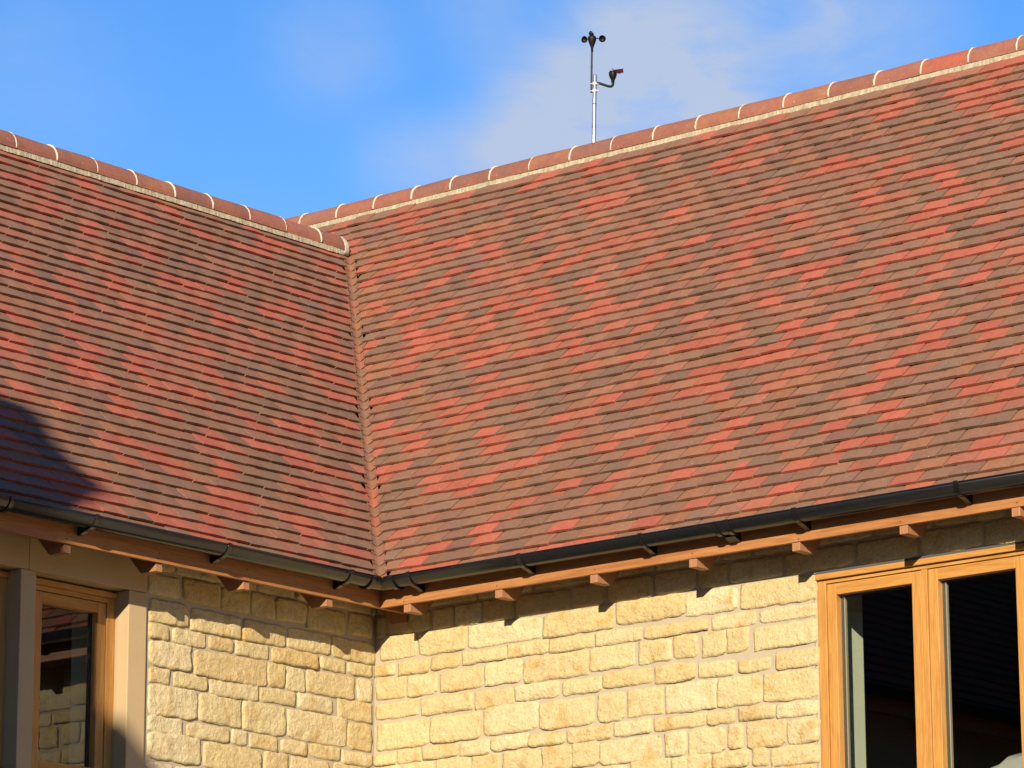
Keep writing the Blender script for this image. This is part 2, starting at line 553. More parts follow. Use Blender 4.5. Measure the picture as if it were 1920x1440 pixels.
def stone_mesh(w, h, seed):
    """rock-faced block: rough bulging face, broken arrises, sides running back into the mortar"""
    rnd = random.Random(seed)
    w += 0.006; h += 0.006
    nx = max(6, int(w / 0.0125)); ny = max(5, int(h / 0.0115))
    off = Vector((rnd.uniform(-50, 50), rnd.uniform(-50, 50), rnd.uniform(-50, 50)))
    bulge = rnd.uniform(0.001, 0.005)
    cor = [rnd.uniform(0.05, 0.9) ** 1.3 for _ in range(4)]
    base = rnd.uniform(-0.003, 0.004)
    tilt_u, tilt_v = rnd.uniform(-0.004, 0.004), rnd.uniform(-0.004, 0.003)
    verts, faces = [], []
    mnd = min(w, h)
    for j in range(ny + 1):
        for i in range(nx + 1):
            a = -1 + 2 * i / nx; b = -1 + 2 * j / ny
            q = (0 if a < 0 else 1) + (0 if b < 0 else 2)
            pull = cor[q] * mnd * 0.16 * (abs(a) ** 7) * (abs(b) ** 7)
            wob = 0.0065
            du = noise.noise(off + Vector((a * 0.6, b * h * 9, 3.3))) * wob * abs(a) ** 3
            dv = noise.noise(off + Vector((a * w * 9, b * 0.6, 7.7))) * wob * abs(b) ** 3
            u = a * w / 2 - math.copysign(pull, a) * 0.9 + du
            v = b * h / 2 - math.copysign(pull, b) * 0.9 + dv
            p = Vector((u, v, 0)) + off
            e = 1.0 if i in (0, nx) or j in (0, ny) else 0.0
            n = base + bulge * (1 - a * a * 0.8) * (1 - b * b * 0.8) - 0.0032 * e + tilt_u * a + tilt_v * b
            n += noise.noise(p * 9) * 0.0055 + noise.noise(p * 24 + Vector((5, 5, 5))) * 0.0040
            n += noise.noise(p * 46 + Vector((9, 2, 1))) * 0.0036 + noise.noise(p * 70) * 0.0022
            n = max(n, -0.0038)
            verts.append((u, v, n))
    W1 = nx + 1
    for j in range(ny):
        for i in range(nx):
            faces.append((j * W1 + i, j * W1 + i + 1, (j + 1) * W1 + i + 1, (j + 1) * W1 + i))
    rim = [i for i in range(W1)] + [j * W1 + nx for j in range(1, ny + 1)] + [ny * W1 + i for i in range(nx - 1, -1, -1)] + [j * W1 for j in range(ny - 1, 0, -1)]
    o = len(verts)
    for k in rim:
        u, v, n = verts[k]
        verts.append((u * (1 + 0.004 / w), v * (1 + 0.004 / h), -0.03))
    m = len(rim)
    for k in range(m):
        faces.append((rim[k], o + k, o + (k + 1) % m, rim[(k + 1) % m]))
    me = bpy.data.meshes.new('stone')
    me.from_pydata(verts, [], faces)
    me.polygons.foreach_set('use_smooth', [True] * len(me.polygons))
    me.materials.append(M['stone'])
    return me


_sc = [0]


def lay_stone(side, u0, u1, z0, z1):
    _sc[0] += 1
    me = stone_mesh(u1 - u0, z1 - z0, _sc[0])
    uc, zc = (u0 + u1) / 2, (z0 + z1) / 2
    if side == 'R':     # local x -> +X, y -> Z, z -> -Y
        mat = Matrix(((1, 0, 0, uc), (0, 0, -1, OW), (0, 1, 0, zc), (0, 0, 0, 1)))
    else:               # local x -> +Y, y -> Z, z -> +X
        mat = Matrix(((0, 0, 1, -OW), (1, 0, 0, uc), (0, 1, 0, zc), (0, 0, 0, 1)))
    o = bpy.data.objects.new('stone', me)
    COL.objects.link(o)
    o.parent = wall_right if side == 'R' else wall_left
    o.matrix_basis = mat


RIGHT_STONES = [[-0.284,-0.036,-0.198,-0.073],[-0.015,0.298,-0.202,-0.086],[0.316,0.79,-0.2,-0.091],[0.806,1.249,-0.203,-0.086],[1.269,1.687,-0.194,-0.083],[1.696,2.002,-0.202,-0.088],[2.026,2.457,-0.207,-0.09],[-0.318,-0.184,-0.277,-0.223],[-0.158,0.046,-0.287,-0.218],[0.067,0.259,-0.283,-0.221],[0.272,0.567,-0.279,-0.218],[0.574,0.835,-0.277,-0.214],[0.845,1.119,-0.283,-0.219],[1.134,1.42,-0.282,-0.217],[1.439,1.825,-0.281,-0.226],[1.85,2.109,-0.286,-0.223],[2.138,2.451,-0.286,-0.228],[-0.307,-0.109,-0.403,-0.296],[-0.096,0.104,-0.405,-0.303],[0.13,0.411,-0.406,-0.299],[0.424,0.664,-0.404,-0.293],[0.682,1.088,-0.416,-0.296],[1.096,1.373,-0.404,-0.295],[1.402,1.601,-0.402,-0.295],[1.616,1.76,-0.401,-0.292],[1.789,1.931,-0.411,-0.298],[1.943,2.067,-0.406,-0.296],[2.099,2.454,-0.414,-0.305],[-0.309,-0.027,-0.502,-0.425],[0.002,0.339,-0.51,-0.425],[0.357,0.606,-0.515,-0.426],[0.621,0.898,-0.505,-0.427],[0.928,1.17,-0.507,-0.433],[1.18,1.476,-0.499,-0.424],[1.501,1.746,-0.512,-0.426],[1.763,1.981,-0.513,-0.44],[2.007,2.189,-0.512,-0.456],[2.227,2.462,-0.521,-0.438],[-0.3,0.049,-0.663,-0.529],[0.062,0.398,-0.662,-0.53],[0.416,0.765,-0.656,-0.515],[0.778,1.12,-0.664,-0.527],[1.145,1.314,-0.662,-0.524],[1.334,1.547,-0.657,-0.526],[1.564,1.868,-0.663,-0.524],[1.878,2.135,-0.665,-0.528],[2.15,2.453,-0.67,-0.534],[-0.32,-0.176,-0.739,-0.683],[-0.163,-0.005,-0.739,-0.673],[0.01,0.246,-0.739,-0.676],[0.259,0.451,-0.745,-0.674],[0.464,0.7,-0.737,-0.669],[0.71,0.935,-0.741,-0.679],[0.95,1.228,-0.746,-0.679],[1.245,1.473,-0.744,-0.675],[1.492,1.805,-0.741,-0.68],[1.814,1.976,-0.742,-0.682],[2.002,2.209,-0.743,-0.683],[2.224,2.453,-0.753,-0.688],[-0.311,-0.142,-0.865,-0.749],[-0.126,0.078,-0.865,-0.75],[0.102,0.321,-0.863,-0.751],[0.336,0.519,-0.861,-0.75],[0.545,0.779,-0.864,-0.751],[0.796,0.981,-0.87,-0.755],[0.984,1.152,-0.868,-0.753],[1.157,1.53,-0.875,-0.761],[1.561,1.684,-0.872,-0.757],[1.699,1.916,-0.878,-0.757],[1.937,2.019,-0.867,-0.756],[2.045,2.269,-0.88,-0.755],[2.283,2.456,-0.88,-0.765],[1.349,1.582,-0.954,-0.874],[1.595,1.827,-0.953,-0.879],[1.839,2.057,-0.957,-0.88],[2.08,2.162,-0.964,-0.881],[2.185,2.452,-0.978,-0.891]]
LEFT_STONES = [[-1.328,-1.122,-0.072,0.03],[-1.088,-0.835,-0.074,0.038],[-0.817,-0.629,-0.078,0.027],[-0.607,-0.443,-0.078,0.037],[-0.429,-0.208,-0.074,0.035],[-0.198,0.087,-0.089,0.028],[0.12,0.298,-0.075,0.036],[-1.316,-1.051,-0.205,-0.094],[-1.029,-0.684,-0.212,-0.103],[-0.661,-0.356,-0.212,-0.107],[-0.337,-0.023,-0.209,-0.103],[-0.009,0.323,-0.213,-0.105],[-1.318,-1.184,-0.286,-0.218],[-1.154,-0.925,-0.292,-0.222],[-0.903,-0.73,-0.289,-0.226],[-0.712,-0.475,-0.291,-0.223],[-0.452,-0.118,-0.292,-0.22],[-0.09,0.094,-0.286,-0.223],[0.117,0.3,-0.282,-0.222],[-1.31,-1.029,-0.42,-0.297],[-1.002,-0.486,-0.43,-0.306],[-0.481,-0.357,-0.417,-0.303],[-0.347,-0.208,-0.424,-0.306],[-0.194,0.165,-0.417,-0.301],[0.188,0.301,-0.411,-0.297],[-1.312,-1.17,-0.501,-0.432],[-1.14,-0.912,-0.504,-0.432],[-0.889,-0.546,-0.512,-0.427],[-0.528,-0.279,-0.502,-0.434],[-0.256,-0.006,-0.506,-0.431],[0.041,0.297,-0.518,-0.42],[-1.312,-0.977,-0.657,-0.513],[-0.964,-0.667,-0.654,-0.515],[-0.653,-0.349,-0.663,-0.517],[-0.33,0.107,-0.666,-0.52],[0.116,0.298,-0.667,-0.532],[-1.313,-1.076,-0.743,-0.663],[-1.046,-0.751,-0.739,-0.67],[-0.729,-0.621,-0.738,-0.668],[-0.603,-0.405,-0.743,-0.673],[-0.373,-0.189,-0.74,-0.675],[-0.162,0.057,-0.74,-0.675],[0.076,0.304,-0.748,-0.682],[-1.31,-0.951,-0.872,-0.742],[-0.929,-0.522,-0.88,-0.75],[-0.5,-0.327,-0.88,-0.752],[-0.304,-0.024,-0.878,-0.758],[0.017,0.304,-0.87,-0.751]]
for s_ in RIGHT_STONES:
    lay_stone('R', *s_)
for s_ in LEFT_STONES:
    lay_stone('L', *s_)
J = 0.011
shade_joints = [-0.317, -0.231, 0.071, 0.226, 0.409, 0.62, 0.983, 1.212, 1.5, 1.765, 1.958, 2.28, 2.691, 3.044, 3.40, 3.66, 4.02, 4.40]
for a, b in zip(shade_joints, shade_joints[1:]):
    lay_stone('R', a + J, b - J, -0.073 + random.uniform(-0.004, 0.004), 0.030 + random.uniform(-0.004, 0.004))
rr = random.Random(5)
def course(side, u, end, z0, z1, lo, hi):
    while u < end:
        w = rr.uniform(lo, hi)
        if end - u - w < 0.12:
            w = end - u
        lay_stone(side, u, u + w - 0.024, z0, z1)
        u += w
course('R', -0.30, 4.4, 0.048, 0.115, 0.18, 0.42)
course('R', -0.30, 4.4, 0.135, 0.20, 0.18, 0.42)
course('L', -1.33, 0.32, 0.05, 0.112, 0.14, 0.34)
course('L', -1.33, 0.32, 0.13, 0.20, 0.14, 0.34)
course('R', -0.31, 1.345, -0.965, -0.885, 0.16, 0.36)
course('R', -0.31, 2.45, -1.13, -0.985, 0.16, 0.42)
course('L', -1.32, 0.31, -0.985, -0.892, 0.2, 0.42)
course('L', -1.32, 0.31, -1.12, -1.005, 0.16, 0.42)
course('R', 4.25, 5.4, -0.20, -0.09, 0.2, 0.42)
for z_ in (-0.28, -0.41, -0.51, -0.66, -0.74, -0.87, -0.965):
    pass

# ------------------------------------------------------------------ roofs: boarded slopes, then tiles
NB = 0.036                                        # boards lie this far below the tile tails


def right_pt(x, t, n=0.0):
    return Vector((x, t - SP * n, plane_z(t) + CP * n))


def left_pt(y, t, n=0.0):
    return Vector((-t + SP * n, y, plane_z(t) + CP * n))


AP1, AP2 = R1 + 0.085, R2 + 0.085
XE, YE, XB = 5.6, -8.0, -5.2


def sheet(pts, nrm, th, mb):
    mb.prism(pts, nrm * -th)


nR = Vector((0, -SP, CP)); nL = Vector((SP, 0, CP))
mb = MB()
sheet([right_pt(-0.0, 0.0, -NB), right_pt(-AP2, AP2, -NB), right_pt(XB, AP2, -NB), right_pt(XB, AP1, -NB), right_pt(XE, AP1, -NB), right_pt(XE, 0.0, -NB)], nR, 0.018, mb)
roof_right = bpart(mb, 'roof', M['soffit'], house)
mb = MB()
sheet([left_pt(0.0, 0.0, -NB), left_pt(AP2, AP2, -NB), left_pt(YE, AP2, -NB), left_pt(YE, 0.0, -NB)], nL, 0.018, mb)
roof_left = bpart(mb, 'roof', M['soffit'], house)
mb = MB()
za, zb = plane_z(AP1) - 0.05, plane_z(AP1) - 0.05 - 3.2 * TAN
mb.prism([(XB, AP1, za), (XE, AP1, za), (XE, AP1 + 3.2, zb), (XB, AP1 + 3.2, zb)], (0, 0, -0.02))
za, zb = plane_z(AP2) - 0.05, plane_z(AP2) - 0.05 - 2.8 * TAN
mb.prism([(-AP2, YE, za), (-AP2, AP2, za), (-AP2 - 2.8, AP2, zb), (-AP2 - 2.8, YE, zb)], (0, 0, -0.02))
bpart(mb, 'rear_roof_slope', M['felt'], house)

TW, TL, TT = 0.1618, 0.185, 0.0140
PITCHW = 0.1665


def tile_verts(w, var):
    """plain tile: slight camber, tail undercut"""
    rnd = random.Random(100 + var)
    cam_ = [0.0020, 0.0006, 0.0030][var % 3]
    bow = [0.0, 0.0012, -0.001][var % 3]
    v = []
    for zt in (0, 1):
        for yt in (0, 1):
            for k, a in enumerate((-1, 0, 1)):
                y = (0.0044 if zt == 0 else 0.0) if yt == 0 else TL
                y += bow * (1 - abs(a)) if yt == 0 else 0
                z = TT * zt + cam_ * (1 - abs(a))
                v.append((a * w / 2, y, z))
    # index: zt*6 + yt*3 + k
    f = []
    for k in (0, 1):
        f.append((6 + k, 6 + k + 1, 6 + 3 + k + 1, 6 + 3 + k))          # top
        f.append((k, 3 + k, 3 + k + 1, k + 1))                          # underside
        f.append((k, k + 1, 6 + k + 1, 6 + k))                          # tail
    f.append((0, 6, 9, 3))
    f.append((2, 5, 11, 8))
    return v, f


TILT = math.radians(9.2)
SEED_MESH = {}


def tile_mesh(mi, var, w):
    if (mi, var, w) not in SEED_MESH:
        v, f = tile_verts(w, var)
        me = bpy.data.meshes.new('tile')
        me.from_pydata(v, [], f)
        me.materials.append(TILE_MATS[mi])
        SEED_MESH[(mi, var, w)] = me
    return SEED_MESH[(mi, var, w)]


def tile_matrix(org, ex, es, en, rnd):
    a = TILT + rnd.gauss(0, 0.008)
    e2 = es * math.cos(a) - en * math.sin(a)
    n2 = en * math.cos(a) + es * math.sin(a)
    r = rnd.gauss(0, 0.008)
    x2 = ex * math.cos(r) + e2 * math.sin(r)
    y2 = e2 * math.cos(r) - ex * math.sin(r)
    ro = rnd.gauss(0, 0.011 if ex.x > 0.5 else 0.005)
    x3 = x2 * math.cos(ro) + n2 * math.sin(ro)
    n3 = n2 * math.cos(ro) - x2 * math.sin(ro)
    o = org + en * ((0.0012 + abs(rnd.gauss(0, 0.0015))) if ex.x > 0.5 else 0.0035 + abs(rnd.gauss(0, 0.0009))) + es * rnd.gauss(0, 0.0024)
    x3 = x3 * (1 - min(0.035, abs(rnd.gauss(0, 0.013))) * (1 if ex.x > 0.5 else 0.3))
    return Matrix(((x3.x, y2.x, n3.x, o.x), (x3.y, y2.y, n3.y, o.y), (x3.z, y2.z, n3.z, o.z), (0, 0, 0, 1)))


CAM = cam.matrix_world.translation.copy()


def pix(p):
    d = Vector(p) - CAM
    z = d.dot(_fw)
    return 960 + 7197.51 * d.dot(_rt) / z, 720 - 7197.51 * d.dot(_up) / z, z


def lay_roof(side, seed, keep=300):
    rnd = random.Random(seed)
    if side == 'R':
        ex, es, en = Vector((1, 0, 0)), Vector((0, CP, SP)), nR
        ncourse = 43
    else:
        ex, es, en = Vector((0, 1, 0)), Vector((-CP, 0, SP)), nL
        ncourse = 38
    tiles = []
    cut = MB()
    VC = 0.034
    tw = TW if side == 'R' else 0.1645
    prev = {}
    for k in range(-1, ncourse):
        t = T0 + k * DT
        off = (k % 2) * 0.5 + rnd.gauss(0, 0.035)
        if side == 'R':
            lo, hi = (-t - 0.10 if t < R2 + 0.02 else XB), XE
        else:
            lo, hi = YE, t + 0.10
        i0 = math.floor(lo / PITCHW - off) + 1
        i1 = math.floor(hi / PITCHW - off)
        sag = 0.0
        for i in range(i0, i1 + 1):
            u = (i + off) * PITCHW + rnd.gauss(0, 0.0007)
            org = right_pt(u, t) if side == 'R' else left_pt(u, t)
            # laid from mixed pallets: a shade tends to run diagonally down the courses
            mi = prev.get((k - 1, i)) if rnd.random() < 0.0 else None
            if mi is None:
                mi = rnd.choices(range(len(TILE_MATS)), TILE_W)[0]
            prev[(k, i)] = mi
            mat = tile_matrix(org, ex, es, en, rnd)
            x, y, z = pix(org)
            inview = -40 < x < 1960 and -40 < y < 1480
            vis = inview
            var = rnd.randrange(3)
            v_, f_ = tile_verts(tw, var)
            pts = [mat @ Vector(p) for p in v_]
            cutting = t < R2 + 0.02 and any(p.x + p.y < VC if side == 'R' else p.x + p.y > -VC for p in pts)
            if cutting:                                    # trimmed on the rake against the valley tiles
                if all(p.x + p.y < VC if side == 'R' else p.x + p.y > -VC for p in pts):
                    continue
                for p in pts:
                    if side == 'R':
                        p.x = max(p.x, VC - p.y)
                    else:
                        p.y = min(p.y, -VC - p.x)
                cut.add(pts, f_, mi)
                continue
            tiles.append((1 / z if vis else 0.0, mat, mi, var))
    tiles.sort(key=lambda q: -q[0])
    roof = roof_right if side == 'R' else roof_left
    for size, mat, mi, var in tiles[:keep]:
        o = bpy.data.objects.new('tile', tile_mesh(mi, var, tw))
        COL.objects.link(o)
        o.parent = roof
        o.matrix_basis = mat
    mbs = cut
    for size, mat, mi, var in tiles[keep:]:
        v, f = tile_verts(tw, var)
        mbs.add([mat @ Vector(p) for p in v], f, mi)
    me = bpy.data.meshes.new('remaining_tiles')
    me.from_pydata(mbs.v, [], mbs.f)
    for m in TILE_MATS:
        me.materials.append(m)
    me.polygons.foreach_set('material_index', mbs.mi)
    o = bpy.data.objects.new('roof_tile_courses', me)
    COL.objects.link(o)
    o.parent = roof
    o['kind'] = 'stuff'
    return len(tiles)


lay_roof('R', 21)
lay_roof('L', 34)

VALLEY_ALL = VALLEY_MATS + [TILE_MATS[3], TILE_MATS[4], TILE_MATS[6]]
# valley tiles ---------------------------------------------------------
rv = random.Random(3)
nV = (nR + nL).normalized()
for k in range(-1, 38):
    t = T0 + k * DT
    w = 0.050
    rings = []
    for s_, dn in ((0.0, 0.0015), (1.0, -0.0095), (1.9, -0.0205)):
        tt = t + s_ * DT
        ww = w * (1 - 0.10 * s_)
        z = plane_z(tt)
        arc = []
        for q in range(9):
            sg = -1 + q / 4
            root = math.sqrt(sg * sg + 0.055)
            tq = tt - (0.30 if s_ == 0 else 0.10) * DT * (1 - sg * sg)
            arc.append((-tq + ww * (sg + root) / 2, tq - ww * (root - sg) / 2, plane_z(tq) - 0.006 * (1 - sg * sg)))
        lowr = [Vector(p) + nV * dn for p in arc]
        upr = [Vector(p) + nV * (dn + 0.0140) for p in arc]
        rings.append(lowr + upr[::-1])
    mb = MB()
    mb.sweep(rings)
    bpart(mb, 'valley_tile', VALLEY_ALL[rv.choices(range(6), (1, 3, 1, 3, 7, 3))[0]], roof_right, smooth=False)

# ridge tiles -----------------------------------------------------------
RR = 0.098


def ridge_pt(side, u, y, z):
    """u along the ridge, y inwards from the mortar foot, z above it"""
    return Vector((u, R1 + y, H1 + z)) if side == 'R' else Vector((-(R2 + y), u, H2 + z))


RC_Y, RC_Z = 0.089, 0.014


def half_round(side, u, r, a0=-8, a1=188, seg=14):
    return [ridge_pt(side, u, RC_Y - r * math.cos(R(a0 + (a1 - a0) * i / seg)), RC_Z + r * math.sin(R(a0 + (a1 - a0) * i / seg))) for i in range(seg + 1)]


rg = random.Random(11)


def ridge_tile(side, ua, ub, roof, mat):
    mb = MB()
    dz = rg.gauss(0, 0.0022)
    dz2 = rg.gauss(0, 0.0022)
    rings = []
    for u, d in ((ua, dz), (ub, dz2)):
        outer = half_round(side, u, RR + d)
        inner = half_round(side, u, RR - 0.014 + d)
        rings.append(outer + inner[::-1])
    mb.sweep(rings)
    o = bpart(mb, 'ridge_tile', mat, roof, smooth=False)
    return o


def joint_ring(side, u, roof, th=0.010):
    mb = MB()
    rings = []
    for du in (-th / 2, 0.0, th / 2):
        rr_ = RR + (0.005 if du == 0 else 0.0025)
        outer = []
        for i, p in enumerate(half_round(side, u + du, rr_, -6, 186, 22)):
            q = Vector(p) + Vector((noise.noise(Vector((u * 9 + du * 60, i * 0.9, 1))), noise.noise(Vector((u * 9 + du * 60, i * 0.9, 5))), noise.noise(Vector((u * 9, i * 0.9, 9))))) * 0.0035
            outer.append(q)
        inner = half_round(side, u + du, RR - 0.012, -6, 186, 22)
        rings.append(outer + inner[::-1])
    mb.sweep(rings)
    return bpart(mb, 'mortar_joint', M['joint_mortar'], roof, smooth=True)


def bedding(side, ua, ub, roof):
    """mortar bed under the ridge tiles, hand struck, on both faces"""
    mb = MB()
    n = int((ub - ua) / 0.014)
    rings = []
    for i in range(n + 1):
        u = ua + (ub - ua) * i / n
        j1 = noise.noise(Vector((u * 8.0, 2.2, 0))) * 0.005 + noise.noise(Vector((u * 60.0, 2.2, 0))) * 0.006
        j2 = noise.noise(Vector((u * 9.0, 8.2, 0))) * 0.006 + noise.noise(Vector((u * 55.0, 1.2, 4))) * 0.007
        ring = [ridge_pt(side, u, -0.012 + j1 * 0.6, -0.034 + j2 * 0.4), ridge_pt(side, u, -0.006 + j1 * 0.5, -0.006), ridge_pt(side, u, 0.0 + j1 * 0.4, 0.012 + j2 * 1.5), ridge_pt(side, u, 0.03, 0.03),
                ridge_pt(side, u, 2 * RC_Y - 0.03, 0.03), ridge_pt(side, u, 2 * RC_Y + 0.014, -0.03)]
        rings.append(ring)
    mb.sweep(rings)
    return bpart(mb, 'mortar_bed', M['ridge_mortar'], roof, smooth=False)


u = XR0 - 6 * STEP
idx = -6
while u < XE - 0.1:
    red = idx == 15                                   # one bright red ridge tile towards the gable end
    ridge_tile('R', u + 0.004, u + STEP - 0.004, roof_right, RIDGE_RED if red else RIDGE_MATS[rg.choices((0, 1, 2), (5, 3, 3))[0]])
    joint_ring('R', u, roof_right)
    u += STEP
    idx += 1
bedding('R', XR0 - 6 * STEP, u, roof_right)
LEND = YL0 + 0.205
ridge_tile('L', YL0 + 0.004, LEND, roof_left, RIDGE_MATS[1])
joint_ring('L', YL0, roof_left)
u = YL0
while u > YE + 0.4:
    ridge_tile('L', u - STEP + 0.004, u - 0.004, roof_left, RIDGE_MATS[rg.choices((0, 1, 2), (6, 2, 2))[0]])
    joint_ring('L', u - STEP, roof_left)
    u -= STEP
bedding('L', u, LEND - 0.01, roof_left)
mb = MB()                                             # mortar plug closing the end of the lower ridge
rings = []
for du, sc_ in ((0.0, 0.985), (0.015, 1.0), (0.045, 0.98), (0.06, 0.92), (0.066, 0.75)):
    ring = []
    for i in range(19):
        a = R(-22 + 224 * i / 18)
        r_ = (RR - 0.002) * sc_ * (1 + 0.10 * noise.noise(Vector((i * 0.8, du * 90, 3))))
        ring.append(ridge_pt('L', LEND + du + 0.006 * noise.noise(Vector((i * 0.9, du * 50, 7))), RC_Y - r_ * math.cos(a), RC_Z + r_ * math.sin(a)))
    rings.append(ring)
mb.sweep(rings)
bpart(mb, 'mortar_plug', M['joint_mortar'], roof_left, smooth=True)

# ------------------------------------------------------------------ eaves: fascias, rafters, gutters
mb = MB()
mb.box((0.0, 0.0, 0.0), (7.0, 0.022, 0.150))
bpart(mb, 'fascia', M['cedar_x'], house, bevel=0.002)
mb = MB()
mb.box((-0.022, YE, 0.0), (-0.0005, 0.318, 0.150))
bpart(mb, 'fascia', M['cedar_y'], house, bevel=0.002)


def rafter(side, u):
    e = 0.003 if side == 'R' else 0.012
    prof = [(e, -0.0015), (e, -0.041), (0.112, -0.041), (0.46, 0.335), (0.46, 0.50), (0.024, 0.055), (0.024, -0.0015)]
    mb = MB()
    if side == 'R':
        mb.prism([(u, a, z) for a, z in prof], (0.044, 0, 0))
    else:
        mb.prism([(-a, u, z) for a, z in prof], (0, -0.044, 0))
    bpart(mb, 'rafter', M['rafter'], house, bevel=0.0015)


for k in range(-1, 9):
    rafter('R', 0.1567 + 0.6 * k)
for k in range(-1, 12):
    rafter('L', -0.343 - 0.6 * k)

for side in 'RL':
    mb = MB()
    for k in range(0, 9):
        for zz in (0.018, 0.052):
            u_ = 0.178 + 0.6 * k + random.uniform(-0.02, 0.02) if side == 'R' else -0.365 - 0.6 * k + random.uniform(-0.02, 0.02)
            zc = zz + random.uniform(-0.008, 0.008)
            c_ = [(u_ + 0.0036 * math.cos(q * math.pi / 3), zc + 0.0036 * math.sin(q * math.pi / 3)) for q in range(6)]
            if side == 'R':
                mb.prism([(a_, -0.0008, b_) for a_, b_ in c_], (0, 0.003, 0))
            else:
                mb.prism([(0.0004, a_, b_) for a_, b_ in c_], (-0.003, 0, 0))
    bpart(mb, 'nail_heads', M['seal'], house)['kind'] = 'stuff'

GC, GZ, GR = 0.066, 0.125, 0.051


def gut_pt(side, u, n, z):
    return Vector((u, -n, z)) if side == 'R' else Vector((n, -u, z))     # u: distance from the corner


def gut_ring(side, u, r_out, r_in, a0=180, a1=360, seg=18, mitre=False):
    ring = []
    for r_, seq in ((r_out, range(seg + 1)), (r_in, range(seg, -1, -1))):
        for i in seq:
            a = R(a0 + (a1 - a0) * i / seg)
            n, z = GC + r_ * math.cos(a), GZ + r_ * math.sin(a)
            ring.append(gut_pt(side, n if mitre else u, n, z))
    return ring


def gutter(side, length):
    mb = MB()
    mb.sweep([gut_ring(side, 0, GR, GR - 0.003, mitre=True)] + [gut_ring(side, u_, GR, GR - 0.003) for u_ in (0.3, length)])
    o = bpart(mb, 'gutter', M['pvc'], house, smooth=False)
    for p_ in o.data.polygons:
        p_.use_smooth = len(p_.vertices) == 4 and p_.area > 0.002
    mb = MB()
    lip = [gut_pt(side, u_, GC + GR - 0.001, GZ + 0.002) for u_ in (0.126, 1.0, 2.0, 4.0, length)]
    mb.tube(lip, 0.0042, 8)
    bpart(mb, 'rolled_lip', M['pvc'], o, smooth=True)
    return o


def strap(side, u, parent, w=0.024, r0=GR + 0.0008, r1=GR + 0.0075, name='strap', a0=176, a1=362):
    mb = MB()
    mb.sweep([gut_ring(side, u - w / 2, r1, r0, a0, a1), gut_ring(side, u + w / 2, r1, r0, a0, a1)])
    return mb


def bracket(side, u, parent):
    mb = strap(side, u, parent, a0=200, a1=368)
    prof = [(0.001, 0.046), (0.001, 0.112)]
    for i in range(7):
        a = R(196 + 92 * i / 6)
        prof.append((GC + (GR + 0.004) * math.cos(a), GZ + (GR + 0.004) * math.sin(a)))
    prof += [(0.078, 0.066), (0.048, 0.060), (0.016, 0.046)]
    mb.prism([gut_pt(side, u - 0.013, n, z) for n, z in prof], gut_pt(side, 0.026, 0, 0))
    bpart(mb, 'bracket', M['pvc'], parent)


def union(side, ua, ub, parent):
    mb = MB()
    mb.sweep([gut_ring(side, ua, GR + 0.0042, GR + 0.0006), gut_ring(side, ub, GR + 0.0042, GR + 0.0006)])
    for u_ in (ua + 0.012, ub - 0.012):
        mb.sweep([gut_ring(side, u_ - 0.011, GR + 0.010, GR + 0.0045, 178, 364), gut_ring(side, u_ + 0.011, GR + 0.010, GR + 0.0045, 178, 364)])
    mb.prism([gut_pt(side, (ua + ub) / 2 - 0.03, n, z) for n, z in ((0.001, 0.04), (0.001, 0.11), (0.03, 0.08), (0.05, 0.062), (0.03, 0.05))], gut_pt(side, 0.06, 0, 0))
    bpart(mb, 'gutter_union', M['pvc'], parent)


gut_r = gutter('R', 6.6)
gut_l = gutter('L', 7.6)
for u_ in (0.29, 1.008, 1.758, 2.657, 3.545, 4.4):
    bracket('R', u_, gut_r)
for u_ in (0.34, 1.22, 2.103, 3.3, 4.3):
    bracket('L', u_, gut_l)
union('R', 2.192, 2.285, gut_r)
union('L', 2.63, 2.722, gut_l)
mb = MB()                                              # internal angle piece joining the two gutters
for side in 'RL':
    mb.sweep([gut_ring(side, 0, GR + 0.0042, GR + 0.0006, mitre=True), gut_ring(side, 0.185, GR + 0.0042, GR + 0.0006)])
    mb.sweep([gut_ring(side, 0.165, GR + 0.010, GR + 0.0045, 178, 364), gut_ring(side, 0.19, GR + 0.010, GR + 0.0045, 178, 364)])
bpart(mb, 'gutter_angle', M['pvc'], gut_r)

# ------------------------------------------------------------------ right-hand window: oak casements flush in the wall
win = part('window', None, house)
WINS = {}


def frame_box(a, b, name, mat, parent, bevel=0.0025):
    mb = MB()
    mb.box(a, b)
    return bpart(mb, name, mat, parent, bevel=bevel)


def joined(boxes, name, mats, parent, bevel=0.0025):
    """boxes: (a, b, material index)"""
    mb = MB()
    for a, b, mi in boxes:
        mb.box(a, b, mi)
    return bpart(mb, name, mats, parent, bevel=bevel)


FY = 0.337
OX, OZ = M['oak_x'], M['oak_z']
ZB = -1.385
frame_box((2.459, 0.320, -0.1195), (4.225, 0.366, -0.0920), 'drip_board', OX, win)
joined([((2.461, FY, ZB), (2.508, 0.41, -0.1198), 0), ((4.172, FY, ZB), (4.220, 0.41, -0.1198), 0),
        ((2.5085, FY, -0.139), (4.1715, 0.41, -0.1198), 1), ((2.5085, FY, ZB), (4.1715, 0.41, ZB + 0.05), 1)], 'frame', [OZ, OX], win)
joined([((2.459, 0.3225, -0.0918), (4.225, 0.3265, -0.0780), 0)], 'flashing', [M['lead']], win, bevel=0)
frame_box((3.0435, FY, ZB + 0.05), (3.0765, 0.409, -0.1395), 'mullion', OZ, win)
frame_box((3.608, FY, ZB + 0.05), (3.641, 0.409, -0.1395), 'mullion', OZ, win)


